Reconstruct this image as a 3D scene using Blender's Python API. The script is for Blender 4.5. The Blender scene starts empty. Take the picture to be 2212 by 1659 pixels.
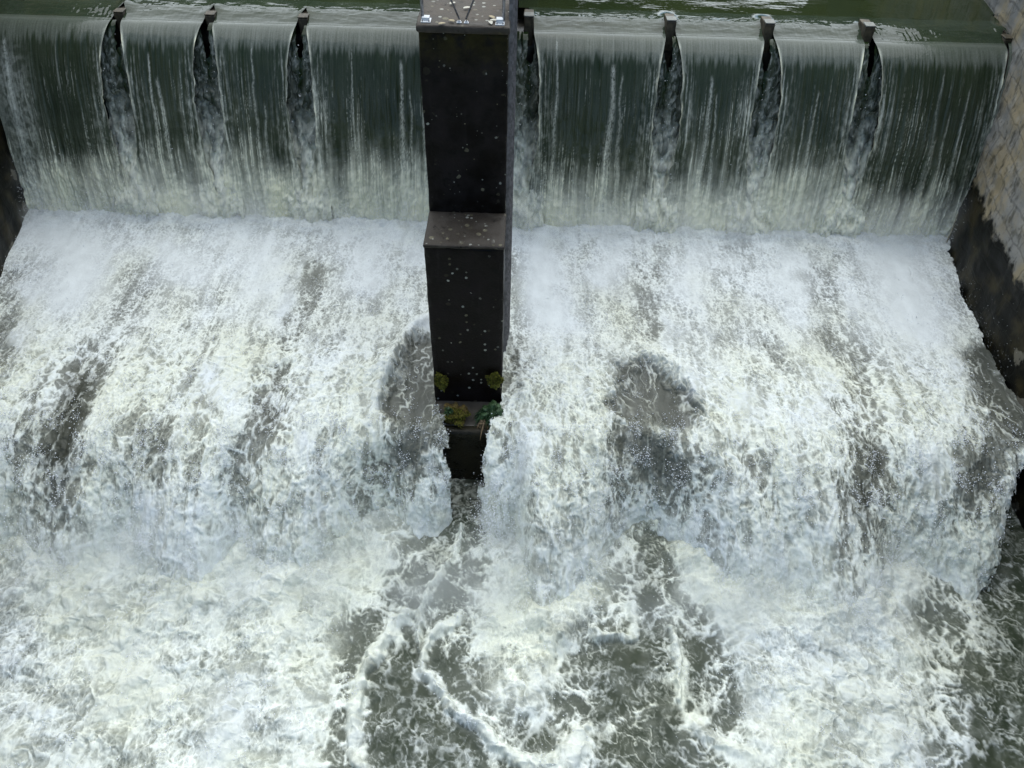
import bpy, bmesh, math, random
import numpy as np
from mathutils import Vector, Matrix
random.seed(7); rng = np.random.default_rng(7)
SC = bpy.context.scene
COL = SC.collection
R_ = math.radians

# ------------------------------------------------------------------ camera numbers (also used to place things)
CAM_Z, PITCH, ROLL, FPX = 11.44, R_(45), R_(1.7), 769.0
Z_APRON, Z_POND, LIP, FOOT, BRINK = 1.36, 5.28, 9.0, 15.0, 16.9
V0 = 2.15
cR = np.array([1., 0, 0]); cF = np.array([0, math.cos(PITCH), -math.sin(PITCH)]); cU = np.array([0, math.sin(PITCH), math.cos(PITCH)])
c_, s_ = math.cos(ROLL), math.sin(ROLL)
cR, cU = c_ * cR + s_ * cU, -s_ * cR + c_ * cU
cC = np.array([0, 0, CAM_Z])
S = 2212 / 1024.0

def ray(px, py):
    return cR * (px / S - 512) / FPX - cU * (py / S - 384) / FPX + cF

def at_z(px, py, z):
    d = ray(px, py); return cC + d * ((z - CAM_Z) / d[2])

# ------------------------------------------------------------------ noise (numpy)
def _hash(ix, iy, seed):
    h = (ix.astype(np.uint32) * np.uint32(374761393) + iy.astype(np.uint32) * np.uint32(668265263) + np.uint32((seed * 2246822519 + 3266489917) & 0xffffffff))
    h = (h ^ (h >> np.uint32(13))) * np.uint32(1274126177)
    h = (h ^ (h >> np.uint32(16))) * np.uint32(2654435761)
    return h ^ (h >> np.uint32(15))

def _rnd(ix, iy, seed):
    return _hash(ix, iy, seed).astype(np.float32) * np.float32(1 / 4294967296.0)

def perlin(x, y, seed=0):
    x = np.asarray(x, np.float32); y = np.asarray(y, np.float32)
    fx, fy = np.floor(x), np.floor(y)
    ix, iy = fx.astype(np.int64), fy.astype(np.int64)
    u, v = x - fx, y - fy
    su, sv = u * u * u * (u * (u * 6 - 15) + 10), v * v * v * (v * (v * 6 - 15) + 10)
    def g(dx, dy):
        a = _rnd(ix + dx, iy + dy, seed) * np.float32(2 * math.pi)
        return np.cos(a) * (u - dx) + np.sin(a) * (v - dy)
    a = g(0, 0); b = g(1, 0); c = g(0, 1); d = g(1, 1)
    return ((a + su * (b - a)) * (1 - sv) + (c + su * (d - c)) * sv) * 1.5

def fbm(x, y, seed=0, octv=4, gain=0.5, lac=2.03):
    t = 0; a = 1.0; n = 0
    for k in range(octv):
        t = t + a * perlin(x * lac ** k + 17.3 * k, y * lac ** k - 9.1 * k, seed + k); n += a * a; a *= gain
    return t / math.sqrt(n)

def worley(x, y, seed=0):
    fx, fy = np.floor(x), np.floor(y)
    ix, iy = fx.astype(np.int64), fy.astype(np.int64)
    f1 = np.full(x.shape, 9., np.float32); f2 = f1.copy(); cid = np.zeros(x.shape, np.float32)
    for dx in (-1, 0, 1):
        for dy in (-1, 0, 1):
            jx, jy = ix + dx, iy + dy
            r1 = _rnd(jx, jy, seed); px = fx + dx + r1 - x; py = fy + dy + _rnd(jx, jy, seed + 101) - y
            d = px * px + py * py
            m = d < f1
            f2 = np.where(m, f1, np.minimum(f2, d)); cid = np.where(m, r1, cid); f1 = np.where(m, d, f1)
    return np.sqrt(f1), np.sqrt(f2), cid

def sstep(a, b, x):
    t = np.clip((x - a) / (b - a), 0, 1); return t * t * (3 - 2 * t)

def threads(x, y, sc, seed):
    wx = x + .8 * sc * fbm(x / (sc * 1.5), y / (sc * 1.5), seed, 4); wy = y + .8 * sc * fbm(x / (sc * 1.5), y / (sc * 1.5), seed + 5, 4)
    t = 0
    for k, (m, a) in enumerate(((1., 1.), (.55, .7), (.3, .45))):
        t = np.maximum(t, a * np.exp(-(perlin(wx / (sc * m), wy / (sc * m), seed + 9 + k) / .16) ** 2))
    return t.astype(np.float32)

def uniformize(v):
    s = np.sort(v.ravel()[:: max(1, v.size // 20000)])
    return np.interp(v, s, np.linspace(0, 1, len(s))).astype(np.float32)

def lace(x, y, seed, sc):
    """ranked 0..1 network of thin strands round bubbly cells of several sizes"""
    wx = x + 0.55 * sc * fbm(x / (sc * 1.6), y / (sc * 1.6), seed + 1, 3); wy = y + 0.55 * sc * fbm(x / (sc * 1.6), y / (sc * 1.6), seed + 7, 3)
    a1, a2, c1 = worley(wx / sc, wy / sc, seed + 11)
    b1, b2, c2 = worley(wx / (sc * .47) + 3, wy / (sc * .47), seed + 23)
    s1 = np.exp(-((a2 - a1) / .17) ** 2); s2 = np.exp(-((b2 - b1) / .2) ** 2)
    n = fbm(x / (sc * 2.4), y / (sc * 2.4), seed + 31, 4)
    rd = 1 - np.abs(fbm(wx / (sc * .9), wy / (sc * .9), seed + 41, 4)) * 2.2
    fine = fbm(x / (sc * .3), y / (sc * .3), seed + 47, 3)
    L = 0.85 * s1 * (0.55 + .45 * c1) + 0.5 * s2 + 0.5 * rd + 0.55 * n + .22 * fine
    bump = 0.6 * s1 + 0.35 * s2 + .35 * rd
    return uniformize(L), bump

# ------------------------------------------------------------------ object helpers
def tag(o, label=None, cat=None, group=None, kind=None):
    for k, v in (('label', label), ('category', cat), ('group', group), ('kind', kind)):
        if v: o[k] = v
    return o

def link(name, me, mat=None, parent=None, smooth=False):
    o = bpy.data.objects.new(name, me); COL.objects.link(o)
    if mat: me.materials.append(mat)
    if parent: o.parent = parent
    if smooth: me.polygons.foreach_set('use_smooth', [True] * len(me.polygons))
    return o

def empty(name, loc=(0, 0, 0), rz=0):
    o = bpy.data.objects.new(name, None); COL.objects.link(o); o.location = loc; o.rotation_euler.z = rz; return o

def grid_mesh(name, P, attrs, mat, keep=None):
    """P: (ny, nx, 3) array"""
    ny, nx = P.shape[:2]
    me = bpy.data.meshes.new(name)
    idx = np.arange(ny * nx).reshape(ny, nx)
    q = np.stack([idx[:-1, :-1], idx[:-1, 1:], idx[1:, 1:], idx[1:, :-1]], -1).reshape(-1, 4)
    co = P.reshape(-1, 3)
    if keep is not None:
        k = keep.ravel()[q].all(1); q = q[k]
        used = np.zeros(ny * nx, bool); used[q.ravel()] = True
        remap = np.cumsum(used) - 1; q = remap[q]; co = co[used]
        attrs = {a: v.ravel()[used] for a, v in attrs.items()}
    me.vertices.add(len(co)); me.vertices.foreach_set('co', co.astype(np.float32).ravel())
    me.loops.add(q.size); me.loops.foreach_set('vertex_index', q.astype(np.int32).ravel())
    me.polygons.add(len(q)); me.polygons.foreach_set('loop_start', np.arange(0, q.size, 4, dtype=np.int32)); me.polygons.foreach_set('loop_total', np.full(len(q), 4, np.int32))
    me.polygons.foreach_set('use_smooth', np.ones(len(q), bool))
    me.update()
    for a, v in attrs.items():
        at = me.attributes.new(a, 'FLOAT', 'POINT'); at.data.foreach_set('value', np.ascontiguousarray(v, np.float32).ravel())
    me.materials.append(mat)
    return me

def tri_mesh(name, co, faces, mat):
    me = bpy.data.meshes.new(name)
    n = faces.shape[1]
    me.vertices.add(len(co)); me.vertices.foreach_set('co', co.astype(np.float32).ravel())
    me.loops.add(faces.size); me.loops.foreach_set('vertex_index', faces.astype(np.int32).ravel())
    me.polygons.add(len(faces)); me.polygons.foreach_set('loop_start', np.arange(0, faces.size, n, dtype=np.int32)); me.polygons.foreach_set('loop_total', np.full(len(faces), n, np.int32))
    me.update(); me.materials.append(mat); return me

def box_bm(bm, lo, hi, bevel=0.0):
    lo, hi = Vector(lo), Vector(hi)
    g = bmesh.ops.create_cube(bm, size=1.0)
    for v in g['verts']:
        v.co = Vector((lo[i] + (v.co[i] + .5) * (hi[i] - lo[i]) for i in range(3)))
    if bevel:
        bmesh.ops.bevel(bm, geom=list({e for v in g['verts'] for e in v.link_edges}), offset=bevel, segments=2, affect='EDGES', profile=.6)

def tube_bm(bm, p, q, r, n=10):
    p, q = Vector(p), Vector(q); d = q - p
    g = bmesh.ops.create_cone(bm, cap_ends=True, segments=n, radius1=r, radius2=r, depth=d.length)
    m = Matrix.Translation((p + q) / 2) @ d.to_track_quat('Z', 'Y').to_matrix().to_4x4()
    bmesh.ops.transform(bm, matrix=m, verts=g['verts'])

def bm_obj(name, bm, mat, parent=None, smooth=False):
    me = bpy.data.meshes.new(name); bm.to_mesh(me); bm.free()
    return link(name, me, mat, parent, smooth)

# ------------------------------------------------------------------ materials
def nodes(name):
    m = bpy.data.materials.new(name); m.use_nodes = True
    nt = m.node_tree; b = nt.nodes['Principled BSDF']
    return m, nt, b, nt.links.new

class G:
    """tiny node-graph helper"""
    def __init__(s, nt): s.nt = nt; s.L = nt.links.new
    def _in(s, sock, v):
        if hasattr(v, 'is_output') or isinstance(v, bpy.types.NodeSocket): s.L(v, sock)
        elif v is not None: sock.default_value = v
    def n(s, t, **kw):
        nd = s.nt.nodes.new(t)
        for k, v in kw.items(): setattr(nd, k, v)
        return nd
    def coord(s): return s.n('ShaderNodeTexCoord').outputs['Object']
    def map(s, v, scale=(1, 1, 1), loc=(0, 0, 0), rot=(0, 0, 0)):
        m = s.n('ShaderNodeMapping'); s._in(m.inputs[0], v); m.inputs['Scale'].default_value = scale; m.inputs['Location'].default_value = loc; m.inputs['Rotation'].default_value = rot
        return m.outputs[0]
    def noise(s, v, scale, detail=5, rough=.55, dist=0.0):
        m = s.n('ShaderNodeTexNoise'); s._in(m.inputs['Vector'], v); m.inputs['Scale'].default_value = scale; m.inputs['Detail'].default_value = detail; m.inputs['Roughness'].default_value = rough; m.inputs['Distortion'].default_value = dist
        return m.outputs['Fac']
    def voro(s, v, scale, feature='F1', rnd=1.0):
        m = s.n('ShaderNodeTexVoronoi', feature=feature); s._in(m.inputs['Vector'], v); m.inputs['Scale'].default_value = scale; m.inputs['Randomness'].default_value = rnd
        return m.outputs
    def math(s, op, a, b=None, c=None, clamp=False):
        m = s.n('ShaderNodeMath', operation=op, use_clamp=clamp); s._in(m.inputs[0], a)
        if b is not None: s._in(m.inputs[1], b)
        if c is not None: s._in(m.inputs[2], c)
        return m.outputs[0]
    def ss(s, v, lo, hi, o0=0.0, o1=1.0):
        m = s.n('ShaderNodeMapRange', interpolation_type='SMOOTHSTEP'); s._in(m.inputs[0], v); s._in(m.inputs[1], lo); s._in(m.inputs[2], hi); m.inputs[3].default_value = o0; m.inputs[4].default_value = o1
        return m.outputs[0]
    def mix(s, f, a, b):
        m = s.n('ShaderNodeMix', data_type='RGBA'); s._in(m.inputs[0], f)
        for k, v in ((6, a), (7, b)):
            if isinstance(v, tuple): v = (*v, 1) if len(v) == 3 else v
            s._in(m.inputs[k], v)
        return m.outputs[2]
    def xyz(s, v):
        m = s.n('ShaderNodeSeparateXYZ'); s._in(m.inputs[0], v); return m.outputs
    def attr(s, name):
        return s.n('ShaderNodeAttribute', attribute_name=name).outputs['Fac']
    def bump(s, h, strength, dist):
        m = s.n('ShaderNodeBump'); s._in(m.inputs['Height'], h); m.inputs['Strength'].default_value = strength; m.inputs['Distance'].default_value = dist
        return m.outputs[0]

def plain(name, col, rough=.6, metal=0.0, noise=.25, scale=20):
    m, nt, b, L = nodes(name); g = G(nt)
    f = g.noise(g.coord(), scale, 6)
    c = g.mix(g.ss(f, .3, .7), tuple(x * (1 - noise) for x in col), tuple(min(1, x * (1 + noise)) for x in col))
    L(c, b.inputs['Base Color']); b.inputs['Roughness'].default_value = rough; b.inputs['Metallic'].default_value = metal
    L(g.bump(f, .3, .01), b.inputs['Normal'])
    return m

def water_mat(name, deep, deep2, cool=(.83, .87, .86), warm=(.82, .84, .70), rough=.1, lacy=0):
    m, nt, b, L = nodes(name); g = G(nt)
    fo, ti = g.attr('foam'), g.attr('tint')
    co = g.coord()
    wn = g.noise(co, 1.3, 4)
    base = g.mix(g.ss(wn, .35, .65), deep, deep2)
    foam = g.mix(ti, cool, warm)
    fine = g.noise(co, 38, 4, .65)
    if lacy:
        wv = g.n('ShaderNodeVectorMath', operation='ADD'); L(g.map(co, (1.0, .6, .5)), wv.inputs[0])
        wn2 = g.n('ShaderNodeTexNoise'); L(co, wn2.inputs['Vector']); wn2.inputs['Scale'].default_value = 9; wn2.inputs['Detail'].default_value = 3
        ws = g.n('ShaderNodeVectorMath', operation='SCALE'); L(wn2.outputs['Color'], ws.inputs[0]); ws.inputs['Scale'].default_value = .11; L(ws.outputs[0], wv.inputs[1])
        v1 = g.n('ShaderNodeTexVoronoi', feature='DISTANCE_TO_EDGE'); L(wv.outputs[0], v1.inputs['Vector']); v1.inputs['Scale'].default_value = lacy
        v2 = g.n('ShaderNodeTexVoronoi', feature='DISTANCE_TO_EDGE'); L(wv.outputs[0], v2.inputs['Vector']); v2.inputs['Scale'].default_value = lacy * 2.1
        st = g.math('ADD', g.math('MULTIPLY', g.ss(v1.outputs['Distance'], .0, .16, 1, 0), .6), g.math('MULTIPLY', g.ss(v2.outputs['Distance'], .0, .2, 1, 0), .4))
        sm = g.attr('smooth')
        k = g.math('MULTIPLY', g.math('MULTIPLY', g.math('SUBTRACT', 1.0, sm), g.ss(fo, .02, .35)), g.ss(g.noise(co, .9, 3), .38, .62, .2, 1))
        fo = g.math('ADD', fo, g.math('MULTIPLY', g.math('MULTIPLY', g.math('SUBTRACT', st, .36), k), .46), clamp=True)
    f2 = g.math('ADD', fo, g.math('MULTIPLY', g.math('SUBTRACT', fine, .5), g.math('MULTIPLY', g.math('MULTIPLY', fo, g.math('SUBTRACT', 1.0, fo)), 1.2)), clamp=True)
    L(g.mix(f2, base, foam), b.inputs['Base Color'])
    L(g.ss(f2, 0.05, .7, rough, .75), b.inputs['Roughness'])
    b.inputs['IOR'].default_value = 1.33; b.inputs['Specular IOR Level'].default_value = .32 if lacy else .42
    L(g.bump(g.math('MULTIPLY', fine, g.ss(f2, .02, .4, .12, 1)), .25, .012), b.inputs['Normal'])
    return m

M = {}
M['rapid'] = water_mat('rapid_water', (.042, .045, .034), (.072, .074, .057), rough=.32, lacy=9.5)
M['pool'] = water_mat('pool_water', (.030, .040, .024), (.050, .060, .037), rough=.32, lacy=8.5)
M['fall'] = water_mat('falling_water', (.010, .022, .006), (.018, .031, .010), cool=(.78, .82, .78), warm=(.88, .87, .64), rough=.06)

def pond_mat():
    m, nt, b, L = nodes('pond_water'); g = G(nt); co = g.coord()
    L(g.mix(g.ss(g.noise(co, .5, 3), .3, .7), (.020, .029, .011), (.028, .038, .014)), b.inputs['Base Color'])
    b.inputs['Roughness'].default_value = .03; b.inputs['IOR'].default_value = 1.33
    h = g.math('ADD', g.noise(g.map(co, (1.2, 3.0, 1)), 1.5, 3), g.math('MULTIPLY', g.noise(g.map(co, (1, 2.2, 1)), 9, 2), .12))
    L(g.bump(h, .05, .08), b.inputs['Normal'])
    return m
M['pond'] = pond_mat()

def pier_mat(name, base, base2, moss_z0, moss_z1, lich=1.0, rough=.75):
    """dark wet concrete, moss under the top edge, round lichens of several sizes, faint run-down streaks"""
    m, nt, b, L = nodes(name); g = G(nt); co = g.coord(); x, y, z = g.xyz(co)
    n1 = g.noise(co, 2.2, 8, .62); n2 = g.noise(g.map(co, (9, 9, .7)), 1.0, 5, .6)
    c = g.mix(g.ss(n1, .35, .68), base, base2)
    c = g.mix(g.ss(n2, .58, .8, 0, .35), c, (.04, .037, .037))
    n3 = g.noise(co, 5, 8, .65)
    c = g.mix(g.ss(n3, .55, .7, 0, .8), c, (.004, .0035, .002))
    mm = g.math('MULTIPLY', g.ss(g.math('ADD', z, g.math('MULTIPLY', g.math('SUBTRACT', n1, .5), .9)), moss_z0, moss_z1), g.ss(n3, .32, .55))
    c = g.mix(mm, c, g.mix(g.noise(co, 14, 4), (.024, .014, .003), (.07, .062, .010)))
    out = c
    for sc, th, col, dn in ((5.0, .30, (.10, .09, .055), .4), (8.5, .40, (.22, .20, .13), .4), (14, .46, (.5, .5, .42), .22)):
        vo = g.voro(g.map(co, (1, 1, 1), (sc * .37, 1.1, sc * .21)), sc)
        cr, cg, cb = g.xyz(vo['Color'])
        size = g.math('MULTIPLY', cg, th)
        nn = g.math('MULTIPLY', g.math('SUBTRACT', g.noise(co, 20, 5), .5), .34)
        spot = g.ss(g.math('ADD', vo['Distance'], nn), g.math('MULTIPLY', size, .75), size, 1, 0)
        spot = g.math('MULTIPLY', spot, g.ss(cr, 1 - dn * lich, 1 - dn * lich + .02))
        spot = g.math('MULTIPLY', spot, g.ss(g.noise(co, 1.3, 5, .65), .38, .54))
        out = g.mix(g.math('MULTIPLY', spot, g.ss(cb, 0, 1, .25, .95)), out, col)
    b.inputs['Specular IOR Level'].default_value = .18
    L(out, b.inputs['Base Color']); L(g.ss(n1, .3, .7, rough - .3, rough), b.inputs['Roughness'])
    L(g.bump(g.math('ADD', n1, g.math('MULTIPLY', g.noise(co, 30, 5), .5)), .6, .03), b.inputs['Normal'])
    return m
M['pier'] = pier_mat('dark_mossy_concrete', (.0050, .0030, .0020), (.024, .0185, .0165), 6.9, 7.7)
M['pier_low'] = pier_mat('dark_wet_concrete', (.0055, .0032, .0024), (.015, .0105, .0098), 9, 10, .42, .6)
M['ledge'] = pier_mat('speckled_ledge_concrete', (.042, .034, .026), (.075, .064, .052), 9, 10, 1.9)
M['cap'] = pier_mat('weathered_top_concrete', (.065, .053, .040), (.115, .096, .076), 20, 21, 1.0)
M['base'] = pier_mat('algae_concrete', (.012, .011, .006), (.03, .024, .012), 20, 21, .0, .5)
M['steel'] = plain('galvanised_steel', (.33, .33, .34), .45, .6, .3, 30)
M['zinc'] = plain('bright_zinc_plate', (.75, .75, .74), .5, 0, .1, 60)
M['bolt'] = plain('dark_bolt', (.06, .05, .05), .5, .5)
M['rail'] = plain('grey_rail', (.27, .25, .25), .55, .2, .35, 12)
M['moss'] = plain('yellow_moss', (.13, .125, .012), .9, 0, .6, 25)
M['moss2'] = plain('brown_moss', (.085, .06, .012), .9, 0, .6, 25)
M['grass'] = plain('wet_grass', (.04, .085, .03), .6, 0, .5, 30)
M['straw'] = plain('dead_grass', (.20, .14, .075), .7, 0, .4, 30)
M['leaf'] = plain('dead_leaf', (.42, .34, .2), .7, 0, .3, 40)
M['leaf2'] = plain('pale_leaf', (.6, .56, .45), .7, 0, .2, 40)
M['wood'] = plain('dark_post', (.075, .060, .036), .55, 0, .6, 8)
M['postcap'] = plain('pale_post_cap', (.24, .24, .21), .6, 0, .15, 12)
M['twig'] = plain('pale_twig', (.26, .22, .13), .7)
M['dirt'] = plain('bank_soil', (.07, .065, .035), .95, 0, .5, 2)
M['foliage'] = plain('foliage', (.035, .062, .014), .8, 0, .6, .8)
M['bark'] = plain('bark', (.06, .045, .03), .9, 0, .4, 6)
def mist_mat(name, dens, yc, yw, zc, zw, seed):
    m = bpy.data.materials.new(name); m.use_nodes = True; nt = m.node_tree; nt.nodes.clear(); g = G(nt)
    o = g.n('ShaderNodeOutputMaterial'); v = g.n('ShaderNodeVolumePrincipled'); nt.links.new(v.outputs[0], o.inputs['Volume'])
    v.inputs['Color'].default_value = (.93, .95, .96, 1); v.inputs['Anisotropy'].default_value = .2
    co = g.coord(); x, y, z = g.xyz(co)
    fy = g.ss(g.math('ABSOLUTE', g.math('SUBTRACT', y, yc)), .1 * yw, yw, 1, 0)
    fz = g.ss(z, zc, zc + zw, 1, 0)
    n = g.ss(g.noise(g.map(co, (1, .8, .6), (seed, 0, 0)), 1.1, 4, .55), .36, .68)
    fy = g.math('MULTIPLY', fy, g.ss(g.math('ABSOLUTE', g.math('ADD', x, .9)), 6.2 if seed > 2 else 10.5, 8.6 if seed > 2 else 10.8, 1, 0))
    d = g.math('MULTIPLY', g.math('MULTIPLY', fy, fz), g.math('MULTIPLY', n, dens)); nt.links.new(d, v.inputs['Density'])
    return m
M['mist_foot'] = mist_mat('foot_mist', .9, 14.85, .75, 1.45, 1.7, 1.0)
M['mist_land'] = mist_mat('landing_mist', .9, 6.7, 1.4, .15, 1.1, 5.0)
M['drop'] = plain('spray_drops', (.86, .88, .90), .5, 0, .05, 5)

def wall_mat(name, dark_shift, tan=(.33, .27, .17), grey=(.27, .26, .235)):
    """coursed masonry: tan and grey blocks above, black wet growth below a ragged line, brown and pale bald patches"""
    m, nt, b, L = nodes(name); g = G(nt); co = g.coord(); x, y, z = g.xyz(co)
    n1 = g.noise(co, .9, 6, .6); n2 = g.noise(co, 3.5, 8, .65); n3 = g.noise(g.map(co, (1, 1, .7)), 4, 6, .6)
    cv = g.n('ShaderNodeCombineXYZ'); L(y, cv.inputs[0]); L(z, cv.inputs[1])
    warp = g.n('ShaderNodeVectorMath', operation='ADD'); L(cv.outputs[0], warp.inputs[0])
    nz = g.n('ShaderNodeTexNoise'); L(co, nz.inputs['Vector']); nz.inputs['Scale'].default_value = 2.2
    sc = g.n('ShaderNodeVectorMath', operation='SCALE'); L(nz.outputs['Color'], sc.inputs[0]); sc.inputs['Scale'].default_value = .28
    L(sc.outputs[0], warp.inputs[1])
    br = g.n('ShaderNodeTexBrick'); L(warp.outputs[0], br.inputs['Vector']); br.inputs['Scale'].default_value = 1.0
    br.inputs['Brick Width'].default_value = .85; br.inputs['Row Height'].default_value = .42; br.inputs['Mortar Size'].default_value = .03; br.inputs['Mortar Smooth'].default_value = .6
    br.inputs['Color1'].default_value = (1, 1, 1, 1); br.inputs['Color2'].default_value = (.72, .72, .72, 1); br.inputs['Mortar'].default_value = (.4, .4, .4, 1)
    c = g.mix(g.ss(n1, .40, .60), tan, grey)
    c = g.mix(g.ss(n2, .5, .7, 0, .65), c, (.42, .40, .35))
    c = g.mix(g.ss(n3, .50, .68, 0, .8), c, (.07, .064, .045)); c = g.mix(g.ss(g.noise(co, 7, 8, .7), .55, .66, 0, .75), c, (.13, .12, .095))
    mu = g.n('ShaderNodeMix', data_type='RGBA', blend_type='MULTIPLY'); mu.inputs[0].default_value = .5
    L(c, mu.inputs[6]); L(br.outputs['Color'], mu.inputs[7]); c = mu.outputs[2]
    # black wet growth below a ragged line that climbs towards the weir
    line = g.math('ADD', g.math('MULTIPLY', g.math('SUBTRACT', y, 13.0), .02), 2.95 + dark_shift)
    e = g.math('ADD', g.math('SUBTRACT', line, z), g.math('ADD', g.math('MULTIPLY', g.math('SUBTRACT', n1, .5), 1.1), g.math('MULTIPLY', g.math('SUBTRACT', n2, .5), .8)))
    dk = g.ss(e, -.05, .14)
    brown = g.mix(g.ss(g.noise(co, 1.6, 7, .6), .45, .68), (.004, .004, .0025), (.035, .028, .012)); b.inputs['Specular IOR Level'].default_value = .15
    bald = g.math('MULTIPLY', g.ss(g.noise(g.map(co, (1, 1, 1), (4.1, 2.2, 7.3)), 1.25, 5, .55), .60, .63), g.ss(e, .5, .9))
    brown = g.mix(bald, brown, (.16, .145, .11))
    c = g.mix(dk, c, brown)
    L(c, b.inputs['Base Color']); L(g.ss(dk, 0, 1, .85, .5), b.inputs['Roughness'])
    h = g.math('ADD', g.math('MULTIPLY', g.xyz(br.outputs['Color'])[0], .3), n2)
    L(g.bump(h, .5, .04), b.inputs['Normal'])
    return m
M['wall'] = wall_mat('coursed_masonry', 0.0)
M['wall_left'] = wall_mat('blackened_masonry', 2.6)
M['weir'] = plain('slimy_weir_face', (.018, .016, .012), .35, 0, .6, 4)
M['apron'] = plain('wet_apron_concrete', (.07, .062, .05), .5, 0, .3, 3)

# ------------------------------------------------------------------ plan lines
def wall_x(y, side):
    if side > 0: return np.interp(y, [2, 9.2, 11.6, 13.2, 15, 17.3, 19.3, 30], [9.35, 9.28, 9.36, 9.50, 9.90, 10.45, 10.72, 12.2])
    return np.interp(y, [2, 9, 12.2, 14.7, 16, 17.5, 30], [-10.2, -10.2, -10.6, -11.15, -11.3, -11.5, -12.4])

def pier_half(y):       # left and right faces of the pier in plan
    return -1.39, -0.185

# ------------------------------------------------------------------ surface of the rapids: (x, q) -> point; q = y on the apron, q < LIP counts metres fallen along the jet
TAU = 0.66
def jet_v(x):
    v = 4.2 + .5 * np.sin(x * 1.3 + 1) + .45 * np.sin(x * 2.3 + .5) + .2 * np.sin(x * 5.1)
    for x0, w, val in ((2.45, .85, 1.5), (-2.1, .8, 1.6), (8.95, .6, 1.2), (-4.5, .4, 3.0), (6.7, .55, 2.8), (-8.4, .6, 3.0), (.05, .3, 2.6), (-.75, .6, 1.0)):
        k = np.exp(-((x - x0) / w) ** 2); v = v * (1 - k) + val * k
    return v

def jet(x, tau):
    v = jet_v(x); return LIP - v * tau, Z_APRON - 4.9 * tau ** 2 - .12 * tau

def px_to_xq(px, py):
    p = at_z(px, py, Z_APRON)
    if p[1] >= LIP: return p[0], p[1]
    best = None
    for tau in np.linspace(0, TAU, 67):
        z = Z_APRON - 4.9 * tau ** 2 - .12 * tau
        p = at_z(px, py, z); y, _ = jet(np.array([p[0]]), tau)
        d = abs(p[1] - float(y[0]))
        if best is None or d < best[0]: best = (d, p[0], LIP - tau)
    return best[1], best[2]         # on the falls q = LIP - tau

def stroke_field(strokes, X, Y, base, conv, unit):
    D = np.full(X.shape, base, np.float32)
    for pts, w, val, *k in strokes:
        s = k[0] if k else 1.0
        P = np.array([conv(*p) for p in pts]); w = w * unit
        d = np.full(X.shape, 1e9)
        if len(P) == 1: d = np.hypot(X - P[0][0], Y - P[0][1])
        for a, b in zip(P[:-1], P[1:]):
            ab = b - a; t = np.clip(((X - a[0]) * ab[0] + (Y - a[1]) * ab[1]) / max(ab @ ab, 1e-9), 0, 1)
            d = np.minimum(d, np.hypot(X - a[0] - t * ab[0], Y - a[1] - t * ab[1]))
        m = np.exp(-(d / w) ** 2 * .9) * s
        D = D * (1 - m) + val * m
    return D

def upsample(D, gx, gy, X, Y):
    fx = np.clip((X - gx[0]) / (gx[1] - gx[0]), 0, len(gx) - 1.001); fy = np.clip((Y - gy[0]) / (gy[1] - gy[0]), 0, len(gy) - 1.001)
    ix, iy = fx.astype(int), fy.astype(int); u, v = fx - ix, fy - iy
    return ((D[iy, ix] * (1 - u) + D[iy, ix + 1] * u) * (1 - v) + (D[iy + 1, ix] * (1 - u) + D[iy + 1, ix + 1] * u) * v).astype(np.float32)

RAPID = [
 ([(300,590),(270,680),(230,760),(190,850),(150,960),(130,1080)], 48, .55), ([(190,800),(150,900),(120,1000),(130,1110)], 62, .26),
 ([(500,620),(450,720),(400,800)], 38, .66), ([(690,600),(650,700),(620,760)], 34, .45), ([(600,830),(580,900),(570,960),(560,1080)], 44, .25),
 ([(420,860),(330,1000)], 40, .72), ([(720,760),(660,860)], 40, .78),
 ([(920,680),(880,720),(840,770)], 24, .62), ([(905,750),(850,800),(830,880)], 36, .38), ([(930,780),(915,890)], 58, .04), ([(880,860)], 40, .14), ([(860,890)], 30, .2),
 ([(930,940),(890,960),(850,1000),(900,1020),(830,1060)], 60, .34),
 ([(1125,560),(1125,640),(1120,740),(1105,860)], 26, .42), ([(1105,900),(1090,960)], 16, .5),
 ([(1395,590),(1400,680),(1400,740)], 38, .50), ([(1375,830),(1405,855),(1440,890)], 54, .03), ([(1340,890)], 40, .16),
 ([(1350,950),(1410,1020),(1460,1060)], 84, .34), ([(1330,1000),(1330,1080)], 40, .42),
 ([(1770,600),(1790,680)], 34, .55), ([(1800,740),(1850,820),(1870,900)], 62, .5), ([(1880,1000),(1860,1120),(1850,1180)], 62, .27),
 ([(1560,600),(1540,720)], 60, .78), ([(1650,760),(1700,900)], 40, .78),
 ([(2085,640),(2090,690)], 24, .6), ([(2100,790),(2110,880)], 22, .55), ([(2135,775),(2155,830),(2170,880),(2185,935)], 52, .04), ([(2140,960),(2120,1020),(2080,1090)], 50, .36),
 ([(20,600),(10,720),(0,800)], 30, .45), ([(40,860),(20,960)], 40, .75),
 ([(620,1000),(500,1120)], 60, .72), ([(260,1000),(240,1100)], 50, .78), ([(1640,960),(1600,1100)], 50, .72), ([(1220,1000),(1230,1120)], 60, .8),
 ([(1040,900)], 55, .3),
 ([(1405,785),(1345,830),(1305,900),(1290,980),(1270,1060)], 22, 1.), ([(1425,790),(1470,830),(1515,910),(1545,1000),(1580,1080)], 24, 1.), ([(935,695),(875,745),(835,800),(810,880),(790,960)], 22, 1.), ([(1160,900),(1180,1000),(1190,1100)], 60, .95), ([(1680,930),(1690,1050)], 55, .97), ([(1980,900),(1990,1000)], 50, .98), ([(700,900),(690,1000)], 55, .97), ([(300,900),(270,1010)], 50, .95),
]
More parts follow.
